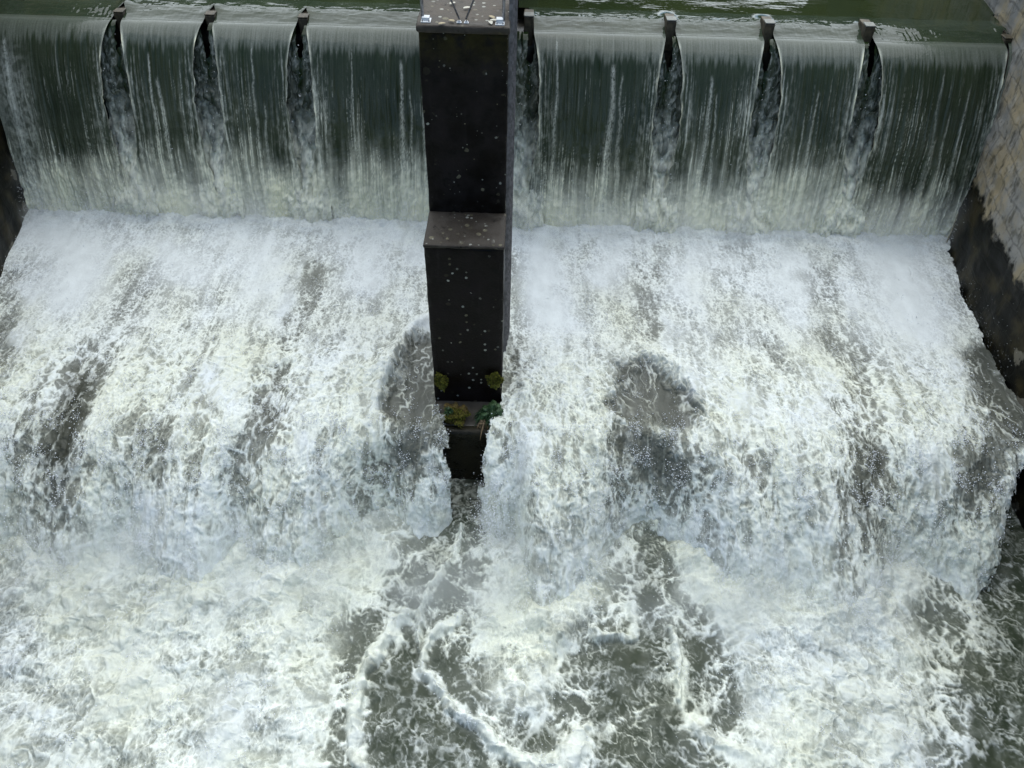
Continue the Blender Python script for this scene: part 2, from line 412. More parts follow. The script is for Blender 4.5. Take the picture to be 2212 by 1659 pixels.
BARE = [([(925,770),(915,830),(905,895)], 44, 1.), ([(870,880)], 36, .9), ([(1380,830),(1405,860),(1450,895)], 56, 1.), ([(1345,890)], 38, .9), ([(2128,790),(2150,840),(2168,890),(2188,940)], 44, .95),
        ([(1380,960),(1430,1000)], 46, .6), ([(900,950),(880,985)], 40, .6), ([(2140,985),(2110,1040)], 34, .5)]
SMOOTH = [([(110,500),(180,560),(160,640)], 90, 1.), ([(1170,520),(1170,640),(1190,700)], 60, 1.), ([(1920,550),(1950,640),(1960,720)], 95, 1.), ([(350,540),(420,600)], 70, .75), ([(570,540),(560,640)], 60, .8),
          ([(800,540),(790,620)], 60, .8), ([(1330,540),(1300,620)], 50, .8), ([(1500,550),(1480,640)], 60, .7), ([(1700,560),(1690,640)], 60, .8)]
POOL = [
 ([(300,1350),(400,1550)], 330, .93), ([(40,1350),(60,1600)], 160, .9), ([(600,1250),(640,1400),(660,1600)], 110, .93),
 ([(1190,1180),(1160,1300),(1130,1400),(1120,1450),(1160,1500)], 95, 1.), ([(1190,1590),(1110,1570)], 26, .25), ([(1750,1300),(1750,1420),(1780,1600)], 230, .95), ([(1960,1300),(1980,1600)], 90, .9),
 ([(1030,1060),(1010,1120),(960,1200),(880,1290)], 66, .16), ([(850,1340)], 60, .42), ([(950,1290),(980,1220)], 44, .38),
 ([(880,1430),(850,1550),(870,1660)], 120, .05), ([(940,1570),(1010,1660)], 95, .10), ([(1060,1660)], 70, .24),
 ([(1400,1180),(1405,1290),(1385,1360)], 50, .2), ([(1490,1300)], 30, .55),
 ([(1450,1420),(1300,1480)], 86, .07), ([(1420,1540),(1380,1640)], 125, .08), ([(1260,1480)], 40, .4), ([(1500,1400),(1490,1450)], 40, .2),
 ([(1560,1560),(1530,1620)], 30, .3),
 ([(2190,1130),(2160,1250),(2150,1400),(2190,1520),(2210,1660)], 125, .08), ([(2070,1260),(2090,1400)], 46, .45), ([(2100,1500)], 44, .4), ([(2230,1300),(2230,1600)], 90, .15),
 ([(985,1335),(930,1370),(912,1430),(955,1500),(1015,1540),(1055,1580),(1105,1620),(1160,1640)], 15, 1.), ([(1160,1640),(1220,1620),(1270,1560)], 11, 1.),
 ([(880,1320),(810,1400),(772,1460),(770,1550),(782,1659)], 17, .97), ([(1000,1130),(960,1230),(905,1320),(900,1400)], 10, .9),
 ([(1450,1350),(1480,1440),(1470,1520)], 15, .85), ([(1250,1600),(1210,1659)], 26, .9), ([(1370,1310),(1358,1370),(1290,1360)], 14, .9), ([(1410,1530),(1330,1560)], 7, .7),
 ([(1500,1570),(1560,1600),(1640,1640)], 20, .85), ([(1010,1560),(960,1520)], 10, .8),
]

ROPES = [
 ([(985,1335),(950,1352),(925,1385),(912,1430),(935,1475),(960,1505),(1000,1530),(1040,1570),(1075,1605),(1115,1628),(1160,1640)], 13, 1.), ([(1160,1640),(1215,1622),(1250,1590),(1275,1555)], 9, .9),
 ([(880,1320),(840,1370),(800,1400),(772,1460),(770,1550),(782,1659)], 14, .9), ([(1000,1130),(975,1200),(950,1250),(905,1320),(895,1400)], 8, .8),
 ([(1450,1350),(1485,1440),(1475,1520)], 13, .8), ([(1260,1600),(1230,1625),(1200,1665)], 26, .85), ([(1375,1305),(1362,1370),(1290,1362)], 12, .8), ([(1420,1525),(1370,1545),(1310,1572)], 5, .7),
 ([(1480,1400),(1420,1440)], 5, .6), ([(1500,1570),(1560,1590),(1640,1640)], 20, .8), ([(905,1450),(940,1500),(950,1540)], 6, .6), ([(845,1400),(800,1420)], 8, .7), ([(2090,1290),(2130,1330),(2170,1420)], 6, .6), ([(2060,1420),(2110,1470),(2150,1560)], 6, .55), ([(2130,1180),(2160,1260),(2200,1300)], 5, .5),
 ([(1330,1590),(1320,1650)], 6, .5), ([(1390,1600),(1400,1659)], 5, .5), ([(830,1500),(850,1600),(830,1659)], 5, .4), ([(1060,1330),(1010,1390),(1000,1440),(1040,1500),(1050,1540)], 10, .6),
]

def foam_curve(D, L, c=1.0):
    lo = .24 * c * sstep(.06, .45, D) + (1 - .24 * c) * sstep(1 - D - .42, 1 - D + .50, L) ** 1.5                         # threads on dark water
    hi = np.clip(.75 + .62 * (L - .56) + .2 * (D - .9), 0, 1)      # bubbly, nearly solid white
    k = sstep(.55, .90, D)
    return (lo * (1 - k) + np.maximum(hi, lo * .9) * k).astype(np.float32)

def build_rapids():
    dx = .0145
    xs = np.arange(-11.6, 10.4, dx, dtype=np.float32)
    ya = np.arange(FOOT + .45, LIP, -dx, dtype=np.float32)
    nt = 215; taus = np.linspace(0, TAU, nt + 1)[1:].astype(np.float32)
    ny = len(ya) + nt
    X = np.broadcast_to(xs, (ny, len(xs))).copy()
    # q drives noise (metres), qs drives strokes
    v = jet_v(xs)
    Y = np.empty_like(X); Z = np.empty_like(X); Q = np.empty_like(X); QS = np.empty_like(X)
    na = len(ya)
    Y[:na] = ya[:, None]; Z[:na] = Z_APRON; Q[:na] = ya[:, None]; QS[:na] = ya[:, None]
    yj, zj = jet(xs[None, :], taus[:, None]); Y[na:] = yj; Z[na:] = zj
    sp = np.sqrt(v[None, :] ** 2 + (9.8 * taus[:, None]) ** 2)
    arc = np.cumsum(sp * (TAU / nt), 0); Q[na:] = LIP - arc; QS[na:] = LIP - taus[:, None]
    gx = np.arange(-12, 11, .06); gy = np.arange(LIP - TAU - .1, FOOT + .7, .06)
    GX, GY = np.meshgrid(gx, gy)
    # strokes are isotropic on the apron; on the falls tau 0.1 ~ 0.35 m
    def conv(px, py):
        x, q = px_to_xq(px, py); return np.array([x, q if q >= LIP else LIP - (LIP - q) * 3.2])
    GY2 = np.where(GY >= LIP, GY, LIP - (LIP - GY) * 3.2)
    Dg = stroke_field(RAPID, GX, GY2, .90, conv, .0080)
    Sg = stroke_field(SMOOTH, GX, GY2, 0., conv, .0085)
    Bg = stroke_field(BARE, GX, GY2, 0., conv, .0085)
    wob = .16 * fbm(X * 1.3, Q * 1.3, 5, 3); wob2 = .16 * fbm(X * 1.3, Q * 1.3, 9, 3)
    D = upsample(Dg, gx, gy, X + wob, QS + np.where(QS > LIP, wob2, 0)); SM = upsample(Sg, gx, gy, X + wob, QS + np.where(QS > LIP, wob2, 0))
    big = fbm(X * .9, Q * .55, 3, 4)
    D = np.clip(D + (.08 * big + .10 * fbm(X * 2.2, Q * 1.5, 7, 3) - .085 * sstep(10.4, 8.7, Q)) * (1 - SM), 0, 1)
    near = sstep(14.2, FOOT, Y)          # impact line
    D = np.clip(np.maximum(D, near * .97), 0, 1); SM = np.maximum(SM, near * .55)
    # fineness: small bubbles high on the apron, larger lace by the lip
    QQ = np.where(Q > 9.6, Q, 9.6 - (9.6 - Q) * .8)
    La, Ba = lace(X * 1.3, Q * .78, 21, .12); Lb, Bb = lace(X * 1.05, QQ * .8, 61, .30)
    k = sstep(12.2, 9.8, Q)
    L = La * (1 - k) + Lb * k; B = Ba * (1 - k) + Bb * k
    sx = X + .10 * fbm(X * 1.1, Q * .8, 131, 3)
    s1 = fbm(sx * 3.0, QQ * .50, 133, 3); s2 = fbm(sx * 9.0, QQ * 1.1, 135, 4); th = threads(X * 1.1, QQ * .65, .30, 141)
    L = uniformize(.50 * L + .18 * s1 + .18 * s2 + .40 * th * (.35 + .65 * k))
    D = np.clip(D + .07 * s1 * (1 - SM), 0, 1)
    D = np.clip(D + .38 * sstep(LIP - .20, LIP - .46, QS) * (1 - D), 0, 1)
    foam = foam_curve(D, L)
    soft = sstep(-.1, .75, fbm(X * .8, Q * .45, 137, 4)) * sstep(.6, .85, D); SM = np.maximum(SM, .75 * soft)
    grain = fbm(X * 22, Q * 16, 77, 3); grain2 = fbm(X * 9, Q * 8, 79, 3)
    foam = np.clip(foam + .10 * grain * foam * (1 - SM) - .04, 0, 1)
    foam = foam * (1 - SM) + SM * np.clip(.9 + .10 * fbm(X * 4, Q * 2.5, 91, 4), 0, 1)
    bare = upsample(Bg, gx, gy, X + .10 * fbm(X * 3, Q * 3, 151, 4), QS); bare = sstep(.20, .66, bare + .26 * (th - .4) + .16 * s2 + .08 * s1)
    veil = .10 + .30 * sstep(.1, 1.0, fbm(X * 17, QQ * .8, 153, 3) + .3 * fbm(X * 6, Q * 2, 155, 3))
    foam = foam * (1 - bare) + bare * np.where(Q > LIP - .02, .05 + .04 * s2 + .62 * th ** 4 * sstep(-.5, .5, s1), veil)
    land = sstep(LIP - .30, LIP - .50, QS) * sstep(.35, .75, D) * sstep(8.4, 7.6, X); SM = np.maximum(SM, .4 * land)
    foam = foam * (1 - .3 * land) + .3 * land * np.clip(.84 + .08 * fbm(X * 5, Q * 4, 95, 4), 0, 1)
    # height
    amp = (1 - .8 * bare) * (.012 + .022 * k) * (1 - .85 * SM) * (.35 + .65 * D)
    lump = fbm(X * 2.6, Q * 1.6, 31, 5)
    h = .05 + .20 * D * (0.6 + .4 * k) * (1 - .7 * bare) + amp * (B * .6 + 1.0 * lump + .35 * grain + .35 * grain2)
    h += .065 * upsample(stroke_field([([(1405,785),(1345,830),(1305,900),(1290,980)], 18, 1.), ([(1425,790),(1470,830),(1515,910),(1545,1000)], 20, 1.), ([(935,695),(875,745),(835,800),(810,880)], 18, 1.)], GX, GY2, 0., conv, .0080), gx, gy, X + wob, QS) * (1 + .5 * lump)
    h += near * (.05 + .07 * fbm(X * 2.2, Q * 2.2, 19, 4))
    # standing wave thrown off the pier's left and the ridge round the bald slab
    for x0, y0, x1, y1, w, a in ((-1.35, 12.1, -2.5, 10.2, .22, .10), (-.1, 11.8, .25, 9.6, .14, .1)):
        ab = np.array([x1 - x0, y1 - y0]); t = np.clip(((X - x0) * ab[0] + (Q - y0) * ab[1]) / (ab @ ab), 0, 1)
        d = np.hypot(X - x0 - t * ab[0], Q - y0 - t * ab[1]); h += a * .7 * np.exp(-(d / w) ** 2) * sstep(0, .2, t) * (1 - bare)
    # normals of the base sheet
    slope = np.zeros_like(Y); slope[na:] = (9.8 * taus[:, None]) / np.maximum(v[None, :], .8)
    ang = np.arctan(slope); nyv, nzv = -np.sin(ang), np.cos(ang)
    rag = np.where(QS < LIP, (LIP - QS) / TAU, 0)
    h = h * (1 + .5 * rag) + .10 * rag * fbm(X * 3, QQ * 1.5, 159, 4)
    Yd = Y + nyv * h; Zd = Z + nzv * h
    Xd = X + .02 * fbm(X * 5, Q * 5, 41, 3) * (1 - SM) * (.4 + k)
    Yd = Yd + .018 * fbm(X * 6, Q * 6, 43, 3) * (1 - SM)
    tint = np.clip(.45 + .45 * fbm(X * .7, Q * .5, 51, 3) + .5 * (1 - B) * k - .55 * SM - .25 * sstep(12, 13.5, Q) , 0, 1)
    wl = wall_x(Y, -1); wr = wall_x(Y, 1)
    pl, pr = -1.36, -.19
    pin = (X > pl) & (X < pr) & (Q > LIP + .45)
    nose = sstep(0, 1, (LIP + .45 - Y) / .6)
    pn = .10 * fbm(X * 5 + 3, Q * 4, 97, 4); pin2 = (X > -1.30 + .15 * nose + .35 * np.clip(LIP - QS, 0, 1) + pn) & (X < -.25 - .12 * nose - .35 * np.clip(LIP - QS, 0, 1) + pn) & (Q <= LIP + .45) & (Q > LIP - 2.0)
    edge_n = .10 * fbm(Q * 3, X * 3, 88, 3)
    we = np.where(Q > 10.5, wr - .02, wr) + edge_n
    we = np.where(Q < LIP, 9.24 - 2.1 * (LIP - QS) + edge_n * .6 + (.10 + .3 * (LIP - QS)) * fbm(X * 6, Q * 5, 89, 4), we)
    keep = (X > wl - .05) & (X < we) & ~pin & ~pin2 & (Zd > -.35)
    me = grid_mesh('rapids', np.stack([Xd, Yd, Zd], -1), {'foam': foam, 'tint': tint, 'smooth': np.clip(np.maximum(SM, bare), 0, 1)}, M['rapid'], keep)
    o = link('rapids', me); tag(o, 'white foaming rapids racing across the apron and over its lip', 'rapids', None, 'structure')
    return dict(X=Xd, Y=Yd, Z=Zd, D=D, keep=keep, SM=SM, Q=Q, foam=foam)

def build_pool():
    dx = .0145
    xs = np.arange(-9.6, 10.6, dx, dtype=np.float32); ys = np.arange(9.3, 2.9, -dx, dtype=np.float32)
    X, Y = np.meshgrid(xs, ys)
    gx = np.arange(-10, 11, .06); gy = np.arange(2.5, 9.6, .06); GX, GY = np.meshgrid(gx, gy)
    conv = lambda px, py: at_z(px, py, 0.12)[:2]
    Dg = stroke_field(POOL, GX, GY, .72, conv, .0072)
    w1 = .14 * fbm(X * 1.6, Y * 1.6, 205, 4); w2 = .14 * fbm(X * 1.6, Y * 1.6, 209, 4)
    D = np.clip(upsample(Dg, gx, gy, X + w1, Y + w2) + .10 * fbm(X * .9, Y * .9, 203, 4), 0, 1)
    La, Ba = lace(X, Y, 221, .50); Lb, Bb = lace(X * 1.1, Y, 261, .20)
    tb = fbm(X * 1.1 + .6 * w1, Y * 1.1, 231, 6, .6)
    th = threads(X, Y, .55, 341); L = uniformize(.42 * La + .30 * Lb + .30 * tb + .45 * th); soft = sstep(-.45, .6, fbm(X * .7, Y * .7, 337, 4)) * sstep(.55, .85, D); B = .6 * Ba + .4 * Bb
    foam = foam_curve(D, L, .45)
    grain = fbm(X * 22, Y * 22, 277, 3)
    foam = np.clip(foam * (.93 + .09 * grain) - .02, 0, 1); foam = foam * (1 - .6 * soft) + .6 * soft * np.clip(.84 + .10 * fbm(X * 5, Y * 4, 339, 5), 0, 1)
    th2 = threads(X * 1.1 + 7, Y + 3, .26, 351); foam = np.maximum(foam, .50 * th2 ** 3 * sstep(-.55, .5, fbm(X * 1.3, Y * 1.3, 353, 3)) * sstep(.75, .3, D) + .10 * sstep(-.2, 1.0, fbm(X * 3, Y * 3, 357, 5)))
    rw = .035 * fbm(X * 5, Y * 5, 295, 4); rw2 = .035 * fbm(X * 5, Y * 5, 297, 4)
    Rg = stroke_field(ROPES, *np.meshgrid(np.arange(-10, 11, .03), np.arange(2.5, 9.6, .03)), 0., conv, .0078)
    rope = upsample(Rg, np.arange(-10, 11, .03), np.arange(2.5, 9.6, .03), X + rw, Y + rw2)
    rope = sstep(.34, .95, rope + (.30 * fbm(X * 7, Y * 7, 299, 4) + .22 * (th - .5)) * sstep(.03, .25, rope))
    foam = np.clip(np.maximum(foam, rope * (.86 + .12 * grain)), 0, 1)
    heap = sstep(.55, .98, D)
    land = LIP - jet_v(xs) * .53
    bank = np.exp(-((Y - land[None, :]) / .8) ** 2)
    h = .07 * fbm(X * 1.2, Y * 1.2, 241, 4) + heap * (.10 + .085 * fbm(X * 1.8, Y * 1.8, 251, 5)) + .012 * B * (.4 + heap) + np.where(Y < land[None, :] + .1, .16 * np.exp(-((land[None, :] + .1 - Y) / 1.2) ** 2), .16 * np.exp(-((Y - land[None, :] - .1) / .5) ** 2)) * (1 + 1.1 * fbm(X * 1.6, Y * 1.6, 257, 5)) * sstep(.45, .85, D) + .006 * grain * heap + .03 * foam + .010 * rope * (1 + .8 * perlin(X * 9, Y * 9, 301))
    ms = np.exp(-((Y - land[None, :] - .1) / .75) ** 2) * sstep(.45, .8, D) * np.clip(.75 + .5 * fbm(X * .8, Y * .8, 287, 3), 0, 1)
    foam = foam * (1 - .75 * ms) + .75 * ms * np.clip(.80 + .09 * fbm(X * 4, Y * 4, 289, 5), 0, 1)
    Xd = X + .05 * fbm(X * 4, Y * 4, 281, 3) * heap; Yd = Y + .05 * fbm(X * 4, Y * 4, 283, 3) * heap
    tint = np.clip(.5 + .5 * fbm(X * .6, Y * .6, 291, 3) + .35 * (1 - B) - .35 * (foam > .9) * sstep(.9, 1, D), 0, 1)
    me = grid_mesh('plunge_pool', np.stack([Xd, Yd, h], -1), {'foam': foam, 'tint': tint, 'smooth': np.clip(np.maximum(np.maximum(ms, .6 * rope), .7 * soft), 0, 1)}, M['pool'])
    o = link('plunge_pool', me); tag(o, 'olive green plunge pool laced with white foam below the lip', 'pool', None, 'structure')
    return dict(X=Xd, Y=Yd, Z=h, D=D, foam=foam, land=land)

# ------------------------------------------------------------------ the falling sheets between the crest posts
POSTS = [(-8.64, 0), (-6.69, 0), (-4.70, 0), (.13, 1), (3.16, 1), (5.25, 1), (7.38, 1), (10.40, 0)]
YP = 17.15
def profile(n):
    """(y, z, drop) down the sheet, from the pond over the brink to the apron"""
    pts = []
    for y in np.arange(18.02, BRINK, -.02): pts.append((y, Z_POND - .10 * sstep(17.55, BRINK - .1, y)))
    T = math.sqrt(2 * (Z_POND - .10 - Z_APRON + .1) / 9.8)
    for t in np.linspace(0, T, n): pts.append((BRINK - V0 * t, Z_POND - .10 - 4.9 * t * t))
    P = np.array(pts)
    # resample by arc length
    s = np.r_[0, np.cumsum(np.hypot(np.diff(P[:, 0]), np.diff(P[:, 1])))]
    ss = np.arange(0, s[-1], .0165)
    return np.interp(ss, s, P[:, 0]), np.interp(ss, s, P[:, 1]), ss

STREAK = [(1.94, .10, .35, .75), (2.15, .05, .5, .5), (4.02, .07, .5, .7), (4.2, .04, .8, .6), (-2.05, .05, .6, .8), (-2.55, .07, .4, .8), (-2.35, .04, .9, .7), (-7.9, .05, .4, .8), (-7.7, .08, .8, .7), (-10.9, .10, 0.2, .5), (-10.6, .05, .8, .6),
          (-5.7, .04, .2, .5), (-5.5, .06, 1.2, .6), (-3.6, .03, .2, .5), (6.3, .05, .7, .6), (6.1, .04, 1.2, .6), (9.2, .05, 1.0, .5), (9.0, .06, 1.5, .55), (8.9, .04, .3, .3), (9.5, .05, .6, .5), (.75, .05, 0., .5)]

def build_sheet(x0, x1, open0, open1, seed, mist, dark):
    y, z, s = profile(400)
    xs = np.linspace(0, 1, int((x1 - x0) / .0165) + 2)
    drop = np.clip(Z_POND - .10 - z, 0, None)
    sfall = np.clip(s - s[np.argmax(y < BRINK)], 0, None)
    Yg = np.repeat(y[:, None], len(xs), 1); Zg = np.repeat(z[:, None], len(xs), 1); Sg = np.repeat(sfall[:, None], len(xs), 1)
    # the gap behind each post opens as the water falls past it
    half = .115
    g = lambda o: o * (half * sstep(17.5, 17.1, y) + .17 * (1 - np.exp(-drop / .38)) * (y < BRINK) - .21 * sstep(1.5, 3.4, drop))
    rg0 = .05 * fbm(s * 2.6, s * 0 + seed, seed + 3, 4) * sstep(.2, 1.2, drop); rg1 = .05 * fbm(s * 2.6, s * 0 + seed, seed + 5, 4) * sstep(.2, 1.2, drop)
    e0 = x0 + g(open0) + rg0 * open0; e1 = x1 - g(open1) + rg1 * open1
    # outer edges follow the side walls
    if x0 < -10: e0 = wall_x(y, -1)
    if x1 > 10.5: e1 = wall_x(y, 1)
    if not open0 and x0 > -10: e0 = np.full_like(y, x0)
    if not open1 and x1 < 10.2: e1 = np.full_like(y, x1)
    X = e0[:, None] + (e1 - e0)[:, None] * xs[None, :]
    dropg = np.repeat(drop[:, None], len(xs), 1)
    f = np.clip(dropg / 3.8, 0, 1)
    # texture -------------------------------------------------
    xw = X + .04 * fbm(X * 1.5, Sg * 1.2, seed + 9, 3) * f
    fine = fbm(xw * 34, Sg * .85, seed + 11, 3); mid = fbm(xw * 9, Sg * .5, seed + 13, 3); wide = fbm(X * 1.6, Sg * .8, seed + 17, 4)
    lumpy = fbm(X * 11, Sg * 6, seed + 19, 4)
    st = sstep(.55, 1.25, fbm(xw * 21, Sg * .35, seed + 23, 2) + .55 * mid - .15 + .55 * (f - .3))
    st2 = sstep(.60, 1.2, fbm(xw * 44, Sg * .45, seed + 25, 2) + .5 * wide + .45 * f)
    beads = .45 + .55 * sstep(-.4, .5, fbm(xw * 30, Sg * 7, seed + 27, 3))
    foam = .0 + .60 * st * beads * sstep(.15, .6, f) + .25 * st * sstep(0, .12, f) + .85 * st2 * beads * sstep(.06, .4, f) + .03 * sstep(.1, .5, f) * (1 + .8 * wide) + .01 * sstep(.0, .1, f) * (1 + mid)
    foam += .018 * (1 + fine) * sstep(0, .1, dropg)
    # grey band under the brink: aeration plus painted-in sky reflection, ragged lower edge
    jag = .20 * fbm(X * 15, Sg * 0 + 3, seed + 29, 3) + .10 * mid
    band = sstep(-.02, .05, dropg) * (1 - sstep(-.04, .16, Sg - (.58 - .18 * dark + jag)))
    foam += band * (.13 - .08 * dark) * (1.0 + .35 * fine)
    lip = np.exp(-((Sg - .05) / .10) ** 2) * (Yg < BRINK + .05); foam += lip * .09
    # white water towards the foot
    fo = sstep(.40 + .24 * (1 - mist) , .93 + .05 * (1 - mist), f + .10 * wide + .07 * mid + .05 * fine * (1 - f))
    foam += fo * (.88 + .15 * fine)
    fo2 = sstep(.86, 1.0, f + .05 * wide); foam = foam * (1 - fo2) + fo2 * .88
    # strong strings of white
    for xc, w, d0, a in STREAK:
        if x0 - .2 < xc < x1 + .2:
            xx = xc + .05 * perlin(Sg * 1.1, Sg * 0 + xc * 7, 3) + .012 * perlin(Sg * 7, Sg * 0 + xc * 5, 4)
            wv = w * (.35 + .65 * sstep(d0, d0 + 2.5, dropg))
            k = np.exp(-((X - xx) / wv) ** 2) * sstep(d0, d0 + .15, dropg)
            net = sstep(.05, .9, 1 - np.abs(fbm(X * 26, Sg * 9, seed + 71, 3)) * 1.6 + .25 * lumpy)
            core = np.exp(-((X - xx) / (wv * .3 + .006)) ** 2) * sstep(d0, d0 + .15, dropg) * (.5 + .5 * beads)
            foam += a * np.maximum(k * net, core * .6 * sstep(-.3, .5, perlin(Sg * 2.3, Sg * 0 + xc * 3, 9) + .5)) * (.8 - .3 * f)
    # rims along the gaps
    rimh = 0
    for o_, e_, sg in ((open0, e0, 1), (open1, e1, -1)):
        if o_:
            d = (X - e_[:, None]) * sg
            rim = np.exp(-(d / .034) ** 2) * (.75 + .4 * fine) * (.35 + .9 * sstep(-.5, .5, perlin(Sg * 2.6, Sg * 0 + e_[:, None] * 0 + seed * .37, seed + 61)))
            rim = rim * sstep(.0, .12, dropg) * (.85 + .2 * mid) * (1 - .85 * sstep(.9, 2.6, dropg))
            torn = np.exp(-(d / .34) ** 2) * sstep(.5, 1.6, dropg) * sstep(.0, 1.4, lumpy + .9 * mid + .2)
            foam += .55 * sstep(.1, .9, fbm(xw * 24, Sg * .9, seed + 67, 3) + .3 * beads) * np.exp(-(d / .24) ** 2) * sstep(.1, .7, dropg) * beads; foam += .85 * np.clip(rim, 0, 1.2) + .30 * torn; rimh = rimh + rim
    # beside the side walls the water is rough and grey
    for cond, e_, sg in ((x0 < -10, e0, 1), (x1 > 10.5, e1, -1)):
        if cond:
            d = (X - e_[:, None]) * sg
            net = sstep(-.2, 1.0, 1 - np.abs(fbm(X * 6, Sg * 4, seed + 83, 4)) * 2.2)
            foam += (.10 + .26 * net) * np.exp(-((d - .42) / .36) ** 2) * sstep(.1, .8, dropg)
            foam += .12 * np.exp(-(d / .16) ** 2) * sstep(.1, .5, dropg)
    foam = np.clip(foam, 0, 1)
    # relief ---------------------------------------------------
    ny = np.gradient(y); nz = np.gradient(z); ln = np.hypot(ny, nz)
    n_y, n_z = (nz / ln)[:, None], (-ny / ln)[:, None]
    infl = sstep(-.0, .4, dropg)
    h = infl * (.010 * fine + .02 * mid) * (.5 + f) + .045 * lumpy * sstep(.35, 1.0, f) + .05 * wide * f + .03 * np.clip(rimh, 0, 1.3) * sstep(.1, .6, dropg)
    crest = np.exp(-((Yg - 17.25) / .35) ** 2)
    h += np.exp(-((Yg - 17.3) / .4) ** 2) * (.010 * fbm(X * 2.2, Yg * 5, seed + 33, 3) + .003 * fbm(X * 16, Yg * 2, seed + 35, 2))
    # water humps up against each post and dips between
    for o_, e_, sg in ((open0, e0, 1), (open1, e1, -1)):
        if o_:
            d = (X - e_[:, None]) * sg; h += .06 * np.exp(-(d / .16) ** 2) * np.exp(-((Yg - 17.5) / .3) ** 2)
    P = np.stack([X, Yg + n_y * h, Zg + n_z * h], -1)
    tint = np.clip(.15 + .75 * f ** 1.2 + .35 * wide * f - .6 * np.exp(-((f - 1.02) / .05) ** 2) + .8 * np.clip(rimh, 0, 1) , 0, 1)
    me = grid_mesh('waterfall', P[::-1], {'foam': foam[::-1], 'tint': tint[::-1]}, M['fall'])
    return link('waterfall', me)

def build_falls():
    L = 'in the left bay'; Rr = 'in the right bay'
    spans = [(-11.5, -8.64, 0, 1, .2, .5, 'dark slanting sheet of falling water beside the left bank wall'),
             (-8.64, -6.69, 1, 1, .6, .1, 'narrow sheet of falling water between the two leftmost crest posts'),
             (-6.69, -4.70, 1, 1, .7, .1, 'narrow sheet of falling water between the second and third crest posts from the left'),
             (-4.70, -1.385, 1, 0, .8, 0, 'broad sheet of falling water against the left face of the concrete pier'),
             (.13, 3.16, 1, 1, .3, .0, 'broad sheet of falling water right of the pier with a white string down it'),
             (3.16, 5.25, 1, 1, .8, .0, 'streaky sheet of falling water between the second and third posts right of the pier'),
             (5.25, 7.38, 1, 1, .9, .0, 'misty sheet of falling water between the third and fourth posts right of the pier'),
             (7.38, 10.40, 1, 1, .05, .35, 'darkest green sheet of falling water in the right bay, clear nearly to its foot'),
             (10.40, 10.9, 1, 0, .4, .3, 'thin grey sheet of falling water clinging to the right bank wall')]
    for i, (a, b, oa, ob, mist, dark, lab) in enumerate(spans):
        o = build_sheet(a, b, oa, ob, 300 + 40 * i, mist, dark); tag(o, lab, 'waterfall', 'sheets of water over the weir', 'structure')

def build_splash():
    """the loose, torn water that falls behind each post, between the sheets"""
    labs = ['first', 'second', 'third', 'fourth', 'fifth', 'sixth', 'seventh', 'eighth']
    for i, (x, dry) in enumerate(POSTS):
        d = np.arange(0.0, 3.95, .017); xs = np.arange(-.48, .481, .017); Xg, Dg = np.meshgrid(xs, d); sd = 800 + 13 * i
        t = np.sqrt(2 * Dg / 9.8)
        n = fbm((Xg + x) * 7, Dg * 3.2, sd, 5); m = fbm((Xg + x) * 16, Dg * 6, sd + 3, 3); str_ = fbm((Xg + x) * 14, Dg * .8, sd + 5, 3)
        Yg = BRINK + .05 - V0 * t * (.66 + .42 * sstep(.35, .9, Dg / 3.9)) + .10 * n * sstep(.2, 1.5, Dg) - .05 * np.exp(-(Xg / .2) ** 2)
        net = 1 - np.abs(n) * 2.0
        f = Dg / 3.9
        xc = (-.05 if i % 3 else .05) + .05 * perlin(Dg * .9, Dg * 0 + i, sd + 7); strip = np.exp(-((Xg - xc) / (.075 + .012 * n)) ** 2) * sstep(3.0, 1.6, Dg)
        side = 1 - strip
        foam = (.07 + .34 * sstep(.45, 1.05, net + .35 * m)) * side * sstep(0, .35, Dg) + .34 * side * sstep(.4, 1.2, str_ + .3 * m) * sstep(0, .3, Dg)
        foam += sstep(.22, .72, f + .16 * n + .05 * m) * (.65 + .2 * net); foam = np.clip(foam, 0, 1)
        keep = (.5 * n + .3 * str_ + 1.5 * f + 1.1 * side + 2.2 * sstep(.35, .9, Dg) > .62)
        P = np.stack([Xg + x + .03 * m, Yg + .03 * m, Z_POND - .12 - Dg - .0 * Xg], -1)
        tint = np.clip(.1 + .6 * f + .3 * n, 0, 1)
        o = link('splash', grid_mesh('splash', P[::-1], {'foam': foam[::-1], 'tint': tint[::-1]}, M['fall'], keep[::-1])); tag(o, 'torn grey water falling in the gap behind the %s crest post from the left' % labs[i], 'splash', None, 'structure')

